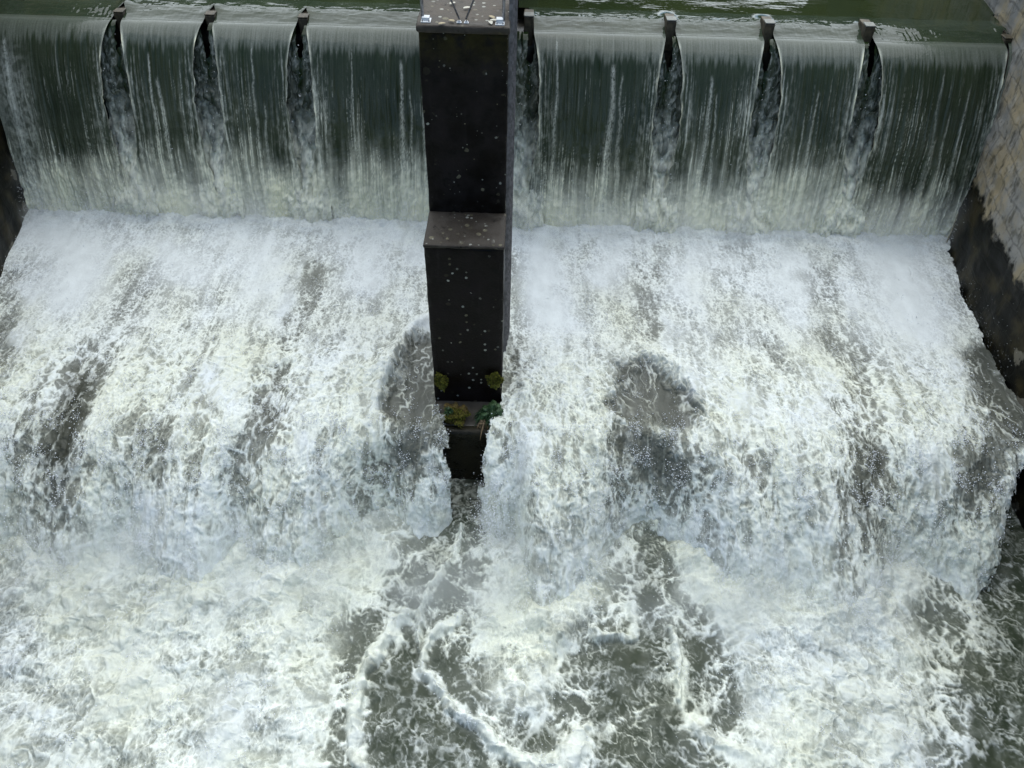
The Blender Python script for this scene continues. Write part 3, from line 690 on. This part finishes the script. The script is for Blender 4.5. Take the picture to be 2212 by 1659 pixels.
# ------------------------------------------------------------------ spray: many small drops, one object
OCT_V = np.array([[1, 0, 0], [-1, 0, 0], [0, 1, 0], [0, -1, 0], [0, 0, 1], [0, 0, -1]], np.float32)
OCT_F = np.array([[0, 2, 4], [2, 1, 4], [1, 3, 4], [3, 0, 4], [2, 0, 5], [1, 2, 5], [3, 1, 5], [0, 3, 5]])
def build_spray(rap, pool):
    pts, rad = [], []
    def pick(src, prob, n, hmin, hmax, r0, r1, burst=None):
        p = prob.ravel(); p = p / p.sum()
        i = rng.choice(len(p), n, p=p)
        z = rng.exponential(1, n) * (hmax - hmin) * .35 + hmin
        pts.append(np.stack([src['X'].ravel()[i] + rng.normal(0, .02, n), src['Y'].ravel()[i] + rng.normal(0, .03, n), src['Z'].ravel()[i] + z], -1))
        rad.append(r0 + (r1 - r0) * rng.random(n) ** 2.5)
    k = rap['keep'].astype(np.float32)
    clump = sstep(-.1, .9, fbm(rap['X'] * 3, rap['Q'] * 3, 900, 4))
    pick(rap, k * clump * rap['D'] * (1 - .8 * rap['SM']), 26000, .0, .16, .003, .011)
    lipm = np.exp(-((rap['Q'] - 8.2) / .9) ** 2)
    pick(rap, k * clump * lipm, 16000, .0, .22, .003, .012)
    foot = np.exp(-((rap['Y'] - 14.9) / .22) ** 2) * k
    pick(rap, foot * (.2 + clump), 22000, .02, .75, .003, .009)
    c2 = sstep(0., .9, fbm(pool['X'] * 2.4, pool['Y'] * 2.4, 910, 4))
    pick(pool, c2 * pool['D'] ** 2, 12000, 0, .12, .003, .010)
    bk = np.exp(-((pool['Y'] - pool['land'][None, :]) / .35) ** 2) * sstep(.5, .8, pool['D'])
    pick(pool, bk * (.15 + c2), 16000, 0, .38, .003, .010)
    # drips clinging round the pier nose and by the right wall
    n = 2500; x = rng.normal(-.25, .16, n); y = 8.3 - rng.random(n) * 1.0; z = .15 + rng.random(n) * .9
    pts.append(np.stack([x, y, z], -1)); rad.append(.003 + .008 * rng.random(n) ** 2)
    n = 200; y = 10.5 + rng.random(n) * 3.2; pts.append(np.stack([wall_x(y, 1) - .04 - .05 * rng.random(n), y, Z_APRON + .15 + rng.exponential(.25, n)], -1)); rad.append(.002 + .004 * rng.random(n) ** 3)
    # drops in the gaps behind the posts
    for px, _ in POSTS:
        n = 120; d = rng.random(n) ** .6 * 3.6
        pts.append(np.stack([px + rng.normal(0, .10 + .03 * d, n), BRINK - .35 - V0 * np.sqrt(2 * d / 9.8) * (.4 + .45 * rng.random(n)), Z_POND - .2 - d], -1)); rad.append(.003 + .008 * rng.random(n) ** 2)
    P = np.concatenate(pts).astype(np.float32); r = np.concatenate(rad).astype(np.float32)
    V = (P[:, None, :] + OCT_V[None] * r[:, None, None] * (1 + .5 * rng.random((len(P), 1, 3)))).reshape(-1, 3)
    F = (OCT_F[None] + 6 * np.arange(len(P))[:, None, None]).reshape(-1, 3)
    me = tri_mesh('spray', V, F, M['drop']); me.polygons.foreach_set('use_smooth', np.ones(len(F), bool))
    o = link('spray', me); tag(o, 'fine white spray thrown up over the rapids and falls', 'spray', None, 'stuff')

# ------------------------------------------------------------------ pier
def rough_box(name, lo, hi, mat, parent, seg=.045, amp=.010, top_in=(0, 0), plan=None, bev=.02):
    """a concrete block as a subdivided box with slightly uneven faces and worn edges"""
    bm = bmesh.new(); box_bm(bm, lo, hi, bev)
    bmesh.ops.triangulate(bm, faces=[f for f in bm.faces if len(f.verts) > 4])
    for it in range(7):
        ed = [e for e in bm.edges if e.calc_length() > seg * 1.8]
        if not ed or len(bm.verts) > 30000: break
        bmesh.ops.subdivide_edges(bm, edges=ed, cuts=1, use_grid_fill=True)
    bm.normal_update()
    co = np.array([v.co[:] for v in bm.verts]); no = np.array([v.normal[:] for v in bm.verts])
    d = fbm(co[:, 0] * 2.3 + co[:, 1] * 1.7, co[:, 2] * 2.1 + co[:, 1], 500, 5) * amp
    corner = (np.abs(no) > .25).sum(1) > 1          # worn, chipped arrises
    d = d - corner * np.clip(fbm(co[:, 0] * 5 + co[:, 1] * 3, co[:, 2] * 5, 505, 4) + .1, 0, 1) * .03
    for v, a, n_ in zip(bm.verts, d, no):
        v.co += Vector(n_) * float(a)
        if plan: plan(v)
    return bm_obj(name, bm, mat, parent, True)

def build_pier():
    p = empty('weir_pier', (-.79, 9.6, 0))
    tag(p, 'dark lichen-spotted concrete pier standing between the two bays of the weir', 'pier')
    def part(name, lo, hi, mat, **k):
        lo2 = (lo[0] + .79, lo[1] - 9.6, lo[2]); hi2 = (hi[0] + .79, hi[1] - 9.6, hi[2])
        return rough_box(name, lo2, hi2, mat, p, **k)
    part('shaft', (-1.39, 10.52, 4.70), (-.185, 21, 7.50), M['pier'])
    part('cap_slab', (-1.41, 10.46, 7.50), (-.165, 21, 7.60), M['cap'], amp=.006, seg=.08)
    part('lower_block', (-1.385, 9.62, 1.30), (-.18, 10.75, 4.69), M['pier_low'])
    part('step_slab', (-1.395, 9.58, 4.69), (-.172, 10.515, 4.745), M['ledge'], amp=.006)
    def nose(v):
        t = max(0, (9.35 - 9.6) - v.co.y) / .5; v.co.x *= 1 - .30 * min(1, t) ** 1.2
    part('foot_block', (-1.33, 8.86, -.6), (-.22, 9.62, 1.33), M['base'], plan=nose, bev=.09)
    # ribbed grey guide channel down the right face
    bm = bmesh.new()
    box_bm(bm, (.605, 1.15, 1.4), (.625, 1.75, 7.9)); 
    for k in range(4): box_bm(bm, (.626, 1.17 + .15 * k, 1.4), (.66 + .018 * k, 1.22 + .15 * k, 7.95))
    bm_obj('guide_channel', bm, M['rail'], p)
    return p

def build_railing():
    f = empty('railing', (-.79, 10.6, 7.6)); tag(f, 'galvanised steel railing with V-shaped braces bolted on top of the pier', 'railing')
    def t(name, a, b, r, mat='steel', par=f):
        bm = bmesh.new(); tube_bm(bm, a, b, r); return bm_obj(name, bm, M[mat], par, True)
    y = .06
    for sx in (-.545, .535): t('post', (sx, y, .02), (sx, y, 1.1), .022)
    t('top_rail', (-.58, y, 1.12), (.58, y, 1.12), .024); t('mid_rail', (-.53, y + .05, .58), (.53, y + .05, .58), .016)
    t('brace', (-.055, y - .02, .03), (-.50, y - .02, 1.06), .013); t('brace', (.035, y - .02, .03), (.49, y - .02, 1.06), .013)
    for i, (x0, x1, y0, y1, h) in enumerate(((-.56, -.43, -.06, .10, .05), (.43, .55, -.08, .08, .06), (-.085, -.02, -.05, .0, .028), (.012, .075, -.05, .0, .028))):
        bm = bmesh.new(); box_bm(bm, (x0, y0, .003), (x1, y1, .012), .002)
        if i < 2: box_bm(bm, (x0 + .01, y0 + .05, .0125), (x1 - .02, y1 - .01, h), .004)
        else: box_bm(bm, (x0 + .012, y0 + .012, .0125), (x1 - .012, y1 - .005, h), .003)
        pl = bm_obj('base_plate', bm, M['zinc'], f)
        for bx in ((x0 + .02, x1 - .02) if i < 2 else ((x0 + x1) / 2,)):
            bm = bmesh.new(); tube_bm(bm, (bx, y0 + .02, .01), (bx, y0 + .02, .03 if i < 2 else .04), .008, 6); bm_obj('bolt', bm, M['bolt'], pl)

def build_posts():
    labs = ['leftmost low crest post, overtopped by water near the left wall', 'middle one of the three overtopped crest posts in the left bay', 'overtopped crest post nearest the pier in the left bay',
            'dark crest post close beside the right face of the pier', 'pale-capped crest post right of the broad sheet beside the pier', 'pale-capped crest post between the streaky and the misty water sheets',
            'pale-capped crest post left of the darkest green water sheet', 'rightmost crest post, nearly hidden against the right bank wall']
    for (x, dry), lab in zip(POSTS, labs):
        e = empty('crest_post', (x, YP, 4.0)); tag(e, lab, 'post', 'posts along the weir crest')
        top = 1.42 if dry else 1.255
        bm = bmesh.new(); box_bm(bm, (-.105, -.14, -2.5), (.105, .36, top), .025)
        for v in bm.verts:
            if v.co.z < -1: v.co.x *= .75
            if v.co.y < 0 and v.co.z < 0: v.co.x *= .8
        bm_obj('post_body', bm, M['wood'], e)
        bm = bmesh.new(); box_bm(bm, (-.108, -.135, top + .003), (.108, .10, top + .032), .015)
        bm_obj('post_cap', bm, M['postcap'] if dry else M['wood'], e)

# ------------------------------------------------------------------ plants on the pier foot
def tuft(name, loc, sx, sy, sz, n, mats, seed, droop, leaf, label, cat):
    r = np.random.default_rng(seed); e = empty(name, loc); tag(e, label, cat)
    bm = bmesh.new(); bmesh.ops.create_icosphere(bm, subdivisions=4, radius=1)
    co = np.array([v.co[:] for v in bm.verts]); d = .9 + .55 * fbm(co[:, 0] * 1.5 + seed, co[:, 1] * 1.3 + co[:, 2] * 1.7, seed, 4)
    for v, k in zip(bm.verts, d): v.co = Vector((v.co.x * sx * k, v.co.y * sy * k, v.co.z * sz * k))
    bm_obj('mound', bm, M[mats[0]], e, True)
    V, F = [], []
    for i in range(n):
        a = r.normal(size=3); a /= np.linalg.norm(a); a[2] = abs(a[2]) if droop < .5 else a[2]; a[1] = -abs(a[1])
        p = a * np.array([sx, sy, sz]) * float(.9 + .55 * fbm(np.array([a[0] * 1.5 + seed]), np.array([a[1] * 1.3 + a[2] * 1.7]), seed, 4)[0]) * (.95 + .15 * r.random())
        dr = a * .5 + r.normal(0, .5, 3) + np.array([0, -.2, -droop * 1.6]); dr /= np.linalg.norm(dr)
        ln = leaf * (.5 + r.random()); w = leaf * (.06 if droop > .5 else .22); sd = np.cross(dr, r.normal(size=3)); sd /= np.linalg.norm(sd)
        b = len(V); mid = p + dr * ln * .55 + np.array([0, 0, -droop * ln * .1]); tip = p + dr * ln + np.array([0, 0, -droop * ln * .35])
        V += [p - sd * w, p + sd * w, mid + sd * w * .8, tip, mid - sd * w * .8]; F.append([b, b + 1, b + 2, b + 3, b + 4])
    me = tri_mesh('foliage', np.array(V), np.array(F), M[mats[1]]); link('foliage', me, None, e)

def build_plants():
    tuft('moss_clump', (-1.24, 9.57, 1.86), .12, .06, .20, 900, ('moss', 'moss'), 1, .1, .035, 'yellow-green moss clump on the left edge of the pier face, higher of the two there', 'moss')
    tuft('moss_clump', (-.31, 9.57, 1.92), .13, .07, .19, 900, ('moss', 'moss'), 2, .1, .035, 'round yellow-green moss clump high on the right edge of the pier face', 'moss')
    tuft('moss_clump', (-.98, 9.22, 1.42), .24, .22, .17, 1600, ('moss2', 'moss'), 3, .15, .035, 'large brown and yellow moss cushion on the pier foot, left side', 'moss')
    tuft('grass_tuft', (-.35, 9.26, 1.48), .19, .20, .16, 620, ('grass', 'grass'), 4, 1.0, .20, 'green grass tuft hanging over the right side of the pier foot', 'grass')
    tuft('dead_grass_tuft', (-.49, 9.06, 1.40), .06, .06, .07, 90, ('straw', 'straw'), 5, 1.0, .20, 'straw-coloured withered grass hanging beside the green tuft', 'grass')
    tuft('small_fern', (-1.08, 9.13, 1.63), .05, .05, .03, 50, ('grass', 'grass'), 6, .2, .07, 'tiny bright green rosette above the brown moss cushion', 'plant')

def build_leaves():
    where = [(918+60, 8, 'leaf2', 'pale oval leaf lying on the pier top left of the left brace'), (1010, 18, 'leaf2', 'small pale round leaf on the pier top between the two braces'),
             (1062, 38, 'leaf', 'tan leaf on the pier top near the right base plate'), (1066, 45, 'leaf2', 'pale curled leaf just left of the right base plate'), (975, 46, 'leaf', 'tan leaf on the pier top beside the left middle foot'),
             (955, 52, 'leaf', 'thin pale leaf at the front edge of the pier top, left side'), (1060, 50, 'leaf2', 'small white leaf at the front edge, right side of the pier top')]
    for i, (px, py, mt, lab) in enumerate(where):
        p = at_z(px, py, 7.612); bm = bmesh.new()
        n = 12; ln, w = .05 + .02 * random.random(), .028; vs = []
        for k in range(n):
            a = 2 * math.pi * k / n; x = math.cos(a) * ln; y = math.sin(a) * w * (1 - .3 * math.cos(a))
            vs.append(bm.verts.new((x, y, .006 + .012 * abs(y) / w)))
        mid = [bm.verts.new((-ln * .5, 0, .003)), bm.verts.new((ln * .5, 0, .003))]
        bm.faces.new(vs)
        bmesh.ops.triangulate(bm, faces=bm.faces[:])
        for v in mid: bm.verts.remove(v)
        bmesh.ops.solidify(bm, geom=bm.faces[:], thickness=.003)
        o = bm_obj('fallen_leaf', bm, M[mt]); o.location = p; o.rotation_euler.z = random.random() * 6; tag(o, lab, 'leaf', 'fallen leaves on the pier top')
    # twig caught where the right sheet meets the wall
    bm = bmesh.new(); a, b = Vector((9.72, 14.75, 1.62)), Vector((9.80, 14.98, 2.22)); m = (a + b) / 2 + Vector((.01, 0, .01))
    tube_bm(bm, a, m, .014, 7); tube_bm(bm, m - (b - a) * .02, b, .010, 7)
    tag(bm_obj('twig', bm, M['twig']), 'thin pale stick leaning at the foot of the right bank wall', 'twig')

# ------------------------------------------------------------------ banks, walls, weir, apron, pond
def build_wall(side, name, label, mat, ztop):
    e = empty(name, (0, 0, 0)); tag(e, label, 'wall')
    ys = np.concatenate([np.arange(2, 9, .3), np.arange(9, 18, .05), np.arange(18, 30.01, .3)]); zs = np.arange(-1.2, ztop + .01, .06)
    Yg, Zg = np.meshgrid(ys, zs)
    X = wall_x(Yg, side) + side * (Zg - 1.4) * .012
    # course joints and quarry-faced stone
    row = np.floor(Zg / .42); fr = np.abs((Zg / .42) % 1 - .5) * 2; fy = np.abs(((Yg / .85) + .5 * (row % 2)) % 1 - .5) * 2
    joint = np.maximum(sstep(.86, .98, fr), sstep(.92, .99, fy)); 
    rel = .035 * fbm(Yg * 1.4, Zg * 1.8, 600 + side, 6) - .012 * joint * sstep(1.5, 3.5, Zg) + .02 * (_rnd(row.astype(int), np.floor(Yg / .85 + .5 * (row % 2)).astype(int), 5) - .5)
    X = X - side * rel
    P = np.stack([X, Yg, Zg], -1)
    if side > 0: P = P[:, ::-1]
    me = grid_mesh('stone_face', P, {}, mat); f = link('stone_face', me, None, e)
    # coping and body behind
    n = len(ys); V, F = [], []
    prof = [(-.12, ztop + .0), (-.12, ztop + .22), (1.2, ztop + .22), (1.2, -1.2), (.10, -1.2), (.10, ztop + .0)]
    V = np.array([[wall_x(y, side) + side * (a + (z - 1.4) * .012), y, z] for y in ys for a, z in prof]); m = len(prof)
    F = np.array([[i * m + k, i * m + (k + 1) % m, (i + 1) * m + (k + 1) % m, (i + 1) * m + k] for i in range(n - 1) for k in range(m)])
    if side < 0: F = F[:, ::-1]
    link('coping', tri_mesh('coping', V, F, M['cap']), None, e)

def sheet(name, x0, x1, y0, y1, z, mat, kind='structure', label=None, cat=None, n=24, amp=0.0, seed=0):
    xs, ys = np.linspace(x0, x1, n), np.linspace(y0, y1, n); X, Y = np.meshgrid(xs, ys)
    Z = z + amp * fbm(X * .05, Y * .05, seed, 4)
    o = link(name, grid_mesh(name, np.stack([X, Y, Z], -1), {}, mat)); tag(o, label, cat, None, kind); return o

def build_setting():
    build_wall(1, 'bank_wall', 'tan and grey coursed stone bank wall on the right, black with wet growth below', M['wall'], 8.6)
    build_wall(-1, 'bank_wall', 'blackened bank wall on the left beside the falling water', M['wall_left'], 8.6)
    # weir body: two bays with a rounded crest under the sheets
    for a, b, lab in ((-11.6, -1.42, 'dark slimy weir face behind the left falling sheets'), (-.17, 10.75, 'dark slimy weir face behind the right falling sheets')):
        xs = np.arange(a, b, .05); prof = [(19.5, 4.2), (18.2, 4.95), (17.6, 5.02), (17.25, 5.0), (17.05, 4.9)] + [(17.0 - .1 * k / 24, 4.8 - 3.6 * k / 24) for k in range(25)]
        P = np.array([[(x, y - (.04 * math.sin(x * 7 + z * 3) if z < 4.7 else 0), z) for x in xs] for y, z in prof])
        rel = .05 * fbm(P[..., 0] * 2.5, P[..., 2] * 2.5, 640, 5) * (P[..., 2] < 4.7); P[..., 1] -= rel
        o = link('weir', grid_mesh('weir', P[::-1], {}, M['weir'])); tag(o, lab, 'weir')
    # apron slab with its drop
    bm = bmesh.new(); box_bm(bm, (-11.6, LIP + .03, -1.2), (9.9, 17.4, Z_APRON - .02), .02)
    tag(bm_obj('apron', bm, M['apron']), 'concrete apron under the rapids', 'apron', None, 'structure')
    # pond above: fine near the crest, reaching far upstream
    xs = np.r_[np.linspace(-160, -13, 20), np.linspace(-12, 12, 120), np.linspace(13, 160, 20)]; ys = np.r_[np.linspace(17.98, 30, 84), np.linspace(31, 140, 40)]
    X, Y = np.meshgrid(xs, ys); Z = np.full_like(X, Z_POND) + .004 * perlin(X * 1.2, Y * 2, 3)
    keep = ~((X > -1.35) & (X < -.2) & (Y < 20.9)) & (X > np.where(Y < 30, wall_x(Y, -1) - .2, -999)) & (X < np.where(Y < 30, wall_x(Y, 1) + .2, 999))
    tag(link('pond', grid_mesh('pond', np.stack([X, Y, Z], -1), {}, M['pond'], keep)), 'still green water above the weir mirroring trees and sky', 'pond', None, 'structure')
    # river going on below, banks, ground
    sheet('river', -40, 40, -140, 3.2, -.12, M['pool_far'], label='river running on below the pool', cat='river', n=60, amp=.05)
    sheet('ground', -400, 400, -400, 400, -2.5, M['dirt'], label='ground under the valley', cat='ground', n=10)
    for sx in (1, -1):
        ys = np.linspace(2, 30, 30); us = np.linspace(0, 60, 20); U, Yg = np.meshgrid(us, ys)
        X = wall_x(Yg, sx) + sx * (1.05 + U); Z = 8.7 + .06 * U + .3 * fbm(X * .2, Yg * .2, 8, 3)
        P = np.stack([X, Yg, Z], -1)
        if sx < 0: P = P[:, ::-1]
        tag(link('bank', grid_mesh('bank', P, {}, M['dirt'])), 'grassy bank behind the %s wall' % ('right' if sx > 0 else 'left'), 'bank', None, 'structure')
    # wooded slopes up and down the valley: crowns piled up a hillside
    def slope(y0, sgn, z0, height, run, seed, x0, x1):
        us = np.linspace(x0, x1, 150); vs = np.linspace(0, 1, 70); U, V = np.meshgrid(us, vs)
        f1, f2, _ = worley(U / 6, V * run / 6, seed)
        h = z0 + height * V ** .8 + (1 - f1) * 4.0 + 1.2 * fbm(U * .4, V * run * .4, seed, 4)
        h[0] = z0 - 6
        P = np.stack([U + 1.0 * fbm(U * .5, V * 20, seed + 2, 3), y0 + sgn * V * run + 1.5 * fbm(U * .3, V * 20, seed + 4, 3), h], -1)
        if sgn < 0: P = P[:, ::-1]
        tag(link('hill', grid_mesh('hill', P, {}, M['foliage'])), 'wooded slope %s' % ('beyond the pond' if sgn > 0 else 'downstream'), 'hill', None, 'structure')
    slope(48, 1, 6, 24, 40, 700, -110, 4)
    slope(125, 1, 6, 20, 30, 720, 0, 160)
    fb = empty('added_footbridge', (0, 30, 0)); tag(fb, 'added unseen girder bridge upstream, put there to darken a band of the pond reflection', 'added_footbridge')  # unseen bridge, added to put a dark band in the pond reflection
    for nm, lo, hi in (('girder', (.6, -.2, 9.25), (10.9, 1.3, 10.15)), ('handrail', (.6, -.15, 11.15), (10.9, -.09, 11.2)), ('handrail', (.6, 1.19, 11.15), (10.9, 1.25, 11.2)), ('abutment', (10.95, -.6, -1), (15, 1.8, 10.2)), ('bridge_pier', (-.2, -.1, 3), (.55, 1.2, 10.15))):
        bm = bmesh.new(); box_bm(bm, lo, hi, .03); bm_obj(nm, bm, M['foliage' if nm == 'girder' else 'weir'], fb)
    for k in range(8):
        bm = bmesh.new(); box_bm(bm, (.8 + k * 1.4, -.15, 10.16), (.86 + k * 1.4, -.09, 11.14)); bm_obj('baluster', bm, M['weir'], fb)
    slope(-60, -1, 0, 34, 50, 740, -120, 120)

def build_tree(x, y, z, h, clear, rad, label, seed):
    r = np.random.default_rng(seed); e = empty('tree', (x, y, z)); tag(e, label, 'tree')
    bm = bmesh.new()
    for k in range(6):
        tube_bm(bm, (.1 * math.sin(k), 0, k * h * .13 - .02), (.1 * math.sin(k + 1), 0, (k + 1) * h * .13), .45 * (1 - k * .12), 10)
    for k in range(7):
        a = k * 2.4; tube_bm(bm, (0, 0, clear + k * .4), (math.cos(a) * rad * .6, math.sin(a) * rad * .6, clear + 1.5 + k * .7), .12, 7)
    bm_obj('trunk', bm, M['bark'], e)
    n = 9000; a = r.normal(size=(n, 3)); a /= np.linalg.norm(a, axis=1)[:, None]
    c = r.normal(size=(40, 3)); c /= np.linalg.norm(c, axis=1)[:, None]; c *= r.random((40, 1)) ** .4
    ci = r.integers(0, 40, n); p = c[ci] * np.array([rad, rad, (h - clear) / 2]) * .8 + a * r.random((n, 1)) ** .3 * rad * .33 + np.array([0, 0, clear + (h - clear) / 2])
    d1 = r.normal(size=(n, 3)); d1 /= np.linalg.norm(d1, axis=1)[:, None]; d2 = np.cross(d1, r.normal(size=(n, 3))); d2 /= np.linalg.norm(d2, axis=1)[:, None]
    s = .28
    V = np.stack([p - d1 * s, p + d2 * s * .6, p + d1 * s, p - d2 * s * .6], 1).reshape(-1, 3); F = np.arange(4 * n).reshape(n, 4)
    link('crown', tri_mesh('crown', V, F, M['foliage']), None, e)

# ------------------------------------------------------------------ go
M['pool_far'] = plain('river_water', (.05, .052, .038), .15, 0, .4, 1)
rap = build_rapids()
pool = build_pool()
build_falls(); build_splash()
build_spray(rap, pool)
build_pier(); build_railing(); build_posts(); build_plants(); build_leaves(); build_setting()

for nm, lo, hi, mt in (('mist', (-11.2, 14.05, 1.3), (9.9, 15.65, 3.2), 'mist_foot'), ('mist', (-9.8, 5.0, -.1), (8.0, 8.75, 1.3), 'mist_land')):
    bm = bmesh.new(); box_bm(bm, lo, hi); tag(bm_obj(nm, bm, M[mt]), 'thin white mist hanging %s' % ('along the foot of the falls' if mt == 'mist_foot' else 'where the rapids plunge into the pool'), 'mist', None, 'stuff')
# camera
cam = bpy.data.cameras.new('camera'); co = bpy.data.objects.new('camera', cam); COL.objects.link(co)
cam.sensor_width = 36; cam.lens = FPX / 1024 * 36; cam.clip_end = 2000; cam.clip_start = .1
m3 = Matrix((cR, cU, -cF)).transposed()
co.matrix_world = Matrix.Translation(cC) @ m3.to_4x4()
SC.camera = co

# daylight: bright overcast sky, broad soft sun from upstream left
W = bpy.data.worlds.new('World'); SC.world = W; W.use_nodes = True
nt = W.node_tree; bg = nt.nodes['Background']; sky = nt.nodes.new('ShaderNodeTexSky'); sky.sky_type = 'NISHITA'; sky.sun_disc = False
EL, AZ = R_(60), R_(3)          # azimuth measured from +Y towards +X
sky.sun_elevation = EL; sky.sun_rotation = AZ; sky.air_density = 1.0; sky.dust_density = .4; sky.ozone_density = 1.0
nt.links.new(sky.outputs[0], bg.inputs['Color']); bg.inputs['Strength'].default_value = .072
sl = bpy.data.lights.new('sun', 'SUN'); sl.energy = 1.5; sl.angle = R_(95); sl.color = (1, 1, .90)
so = bpy.data.objects.new('sun', sl); COL.objects.link(so)
d = Vector((math.sin(AZ) * math.cos(EL), math.cos(AZ) * math.cos(EL), math.sin(EL)))
so.rotation_euler = (-d).to_track_quat('-Z', 'Y').to_euler()
SC.view_settings.view_transform = 'Standard'; SC.view_settings.look = 'None'; SC.view_settings.exposure = 1.36; SC.view_settings.gamma = 1.0
SC.cycles.volume_step_rate = 2.0; SC.cycles.volume_max_steps = 64; SC.cycles.volume_bounces = 2; SC.cycles.max_bounces = 6; SC.cycles.diffuse_bounces = 3; SC.cycles.glossy_bounces = 3
